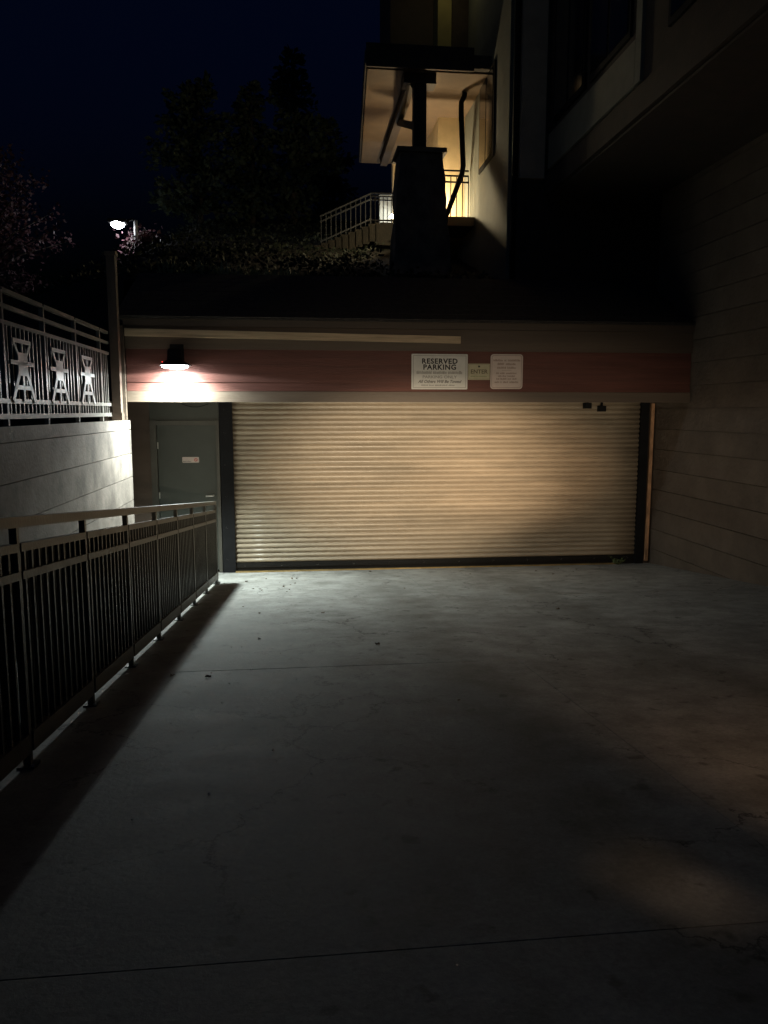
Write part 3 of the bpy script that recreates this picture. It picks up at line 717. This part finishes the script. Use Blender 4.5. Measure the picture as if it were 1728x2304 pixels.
def plum(label, x, y, cz, rx_, rz_, n, seed):
    rng = random.Random(seed); z0 = hill(x, y) - .1
    t = thing('plum_tree', label, 'tree', (x, y, z0), 'purple plum trees left of the garage')
    bm = bmesh.new(); tube(bm, [(x, y, z0), (x + .06, y, (z0 + cz) / 2), (x, y, cz + .5)], [.13, .10, .05], 8)
    q = []
    for i in range(64):
        a = rng.uniform(0, 2 * math.pi); u = rng.uniform(-.75, .95); r = rx_ * math.sqrt(max(.05, 1 - u * u)) * rng.uniform(.55, 1.08)
        tip = Vector((x + r * math.cos(a), y + r * math.sin(a), cz + u * rz_)); b0 = Vector((x, y, max(z0 + .8, cz - rz_ * .6 + u * rz_ * .5)))
        mid = (b0 + tip) / 2 + Vector((0, 0, .25)); tube(bm, [b0, mid, tip], [.035, .02, .006], 5)
        for k in range(n // 64):
            s = rng.uniform(.35, 1.08); p = (b0.lerp(mid, s * 2) if s < .5 else mid.lerp(tip, s * 2 - 1)) + Vector((rng.gauss(0, .16), rng.gauss(0, .16), rng.gauss(0, .13)))
            q.append(leaf(p, rng.uniform(.07, .15), rng))
    wobj('trunk', bm, BARK, t, smooth=True); leafmesh('crown', q, PLUM, t)
plum('purple leaved plum tree around the lit street lamp pole', -4.10, 22.45, 3.50, .95, .58, 3600, 5)
plum('large dark purple plum tree above the ornamental fence', -8.3, 21.5, 4.4, 2.5, 2.3, 8000, 6)
def shrub(name, label, x, y, h, n, seed, m, spread=.5, group=None):
    rng = random.Random(seed); z0 = hill(x, y) - .03
    t = thing(name, label, 'grass' if 'grass' in name else 'plant', (x, y, z0), group); q = []
    for i in range(n):
        a = rng.uniform(0, 2 * math.pi); lean = rng.uniform(.1, 1) * spread; L = h * rng.uniform(.6, 1.1); w_ = rng.uniform(.006, .012)
        b0 = Vector((x + rng.gauss(0, .07), y + rng.gauss(0, .07), z0)); d = Vector((math.cos(a) * lean, math.sin(a) * lean, 1)).normalized()
        m1 = b0 + d * L * .6; tp = m1 + (d + Vector((math.cos(a), math.sin(a), -.5)) * lean).normalized() * L * .4; s = Vector((-math.sin(a), math.cos(a), 0)) * w_
        q += [[b0 - s, b0 + s, m1 + s, m1 - s], [m1 - s, m1 + s, tp]]
    leafmesh('blades', q, m, t)
for k in range(9):
    shrub('ornamental_grass', 'tuft of ornamental grass on the bank above the garage roof', -1.95 + k * .24 + random.uniform(-.05, .05), 12.75 + random.uniform(-.1, .2), .34 * random.uniform(.75, 1.2), 70, 40 + k, GRASSM, .8, 'grass tufts on the bank above the garage roof')
# weed at the foot of the roll-up door
rng = random.Random(9); wx, wy = 5.13, YD - .17; wz = gz(wy)
t = thing('weed', 'small green weed sprouting at the right foot of the roll-up door', 'weed', (wx, wy, wz)); q = []; bm = bmesh.new()
for i in range(14):
    a = rng.uniform(0, 6.28); d = Vector((math.cos(a) * .9, math.sin(a) * .5, rng.uniform(.4, 1.2))).normalized(); L = rng.uniform(.08, .2)
    b0 = Vector((wx, wy, wz)); tube(bm, [b0, b0 + d * L], [.003, .0015], 4)
    for k in range(7): q.append(leaf(b0 + d * L * (k + 2) / 8, rng.uniform(.02, .045), rng))
leafmesh('leaves', q, WEEDM, t); wobj('stems', bm, WEEDM, t)

# ------------------------------------------------------------------ litter on the driveway
def leafshape(rng, s):
    bm = bmesh.new(); n = 10; ring = []
    for k in range(n):
        a = 2 * math.pi * k / n; r = s * (.55 + .45 * abs(math.cos(1.5 * a))) * rng.uniform(.8, 1.15)
        ring.append(bm.verts.new((r * math.cos(a), r * .75 * math.sin(a), s * rng.uniform(.05, .55))))
    c = bm.verts.new((0, 0, s * .06))
    for k in range(n): bm.faces.new((c, ring[k], ring[(k + 1) % n]))
    bmesh.ops.solidify(bm, geom=bm.faces[:], thickness=.0015)
    m = bpy.data.meshes.new('fallen_leaf'); bm.to_mesh(m); bm.free(); m.materials.append(LEAFM); return m
rng = random.Random(21); lm = [leafshape(rng, .026 + .006 * i) for i in range(4)]
spots = [(-.86, 5.07), (-.62, 5.0)] + [(rng.uniform(-.80, -.05), rng.uniform(9.3, 10.9)) for _ in range(16)] + [(rng.uniform(-.2, 4.8), rng.uniform(10.6, 11.6)) for _ in range(10)] + \
        [(-.62, 8.2), (-.42, 7.7), (.22, 7.6), (2.6, 7.4), (.9, 4.2), (-.35, 6.3), (1.3, 9.4), (.6, 5.9)]
for i, (x, y) in enumerate(spots):
    big = i < 2
    o = bpy.data.objects.new('fallen_leaf', lm[3 if big else i % 4]); C.objects.link(o); o.location = (x, y, gz(y) + .002); o.rotation_euler = (0, 0, rng.uniform(0, 6.28))
    o.scale = (.65,) * 3 if big else (rng.uniform(.4, .75),) * 3
    if big: tag(o, ('curled dry leaf lying alone beside the railing shadow', 'dry leaf lying by the cross joint near the railing shadow')[i], 'leaf')
    elif i < 18: tag(o, 'small dry leaf in the loose cluster beside the far end of the railing', 'leaf', 'dry leaves clustered by the railing end')
    elif i < 28: tag(o, 'small dry leaf lying along the foot of the roll-up door', 'leaf', 'dry leaves along the roll-up door')
    else: tag(o, 'single dry leaf out on the open middle of the driveway', 'leaf', 'dry leaves out on the driveway')
bm = bmesh.new(); bmesh.ops.create_icosphere(bm, subdivisions=1, radius=.009)
for v in bm.verts: v.co.z *= .6
cm = bpy.data.meshes.new('gravel_chip'); bm.to_mesh(cm); bm.free(); cm.materials.append(CHIP)
for i in range(26):
    x, y = rng.uniform(-.88, .2), rng.uniform(2.6, 6.2)
    o = bpy.data.objects.new('gravel_chip', cm); C.objects.link(o); o.location = (x, y, gz(y) + .004); o.scale = (rng.uniform(.3, .8),) * 3
    tag(o, 'tiny white stone chip on the dark concrete beside the railing', 'stone', 'white chips on the driveway')
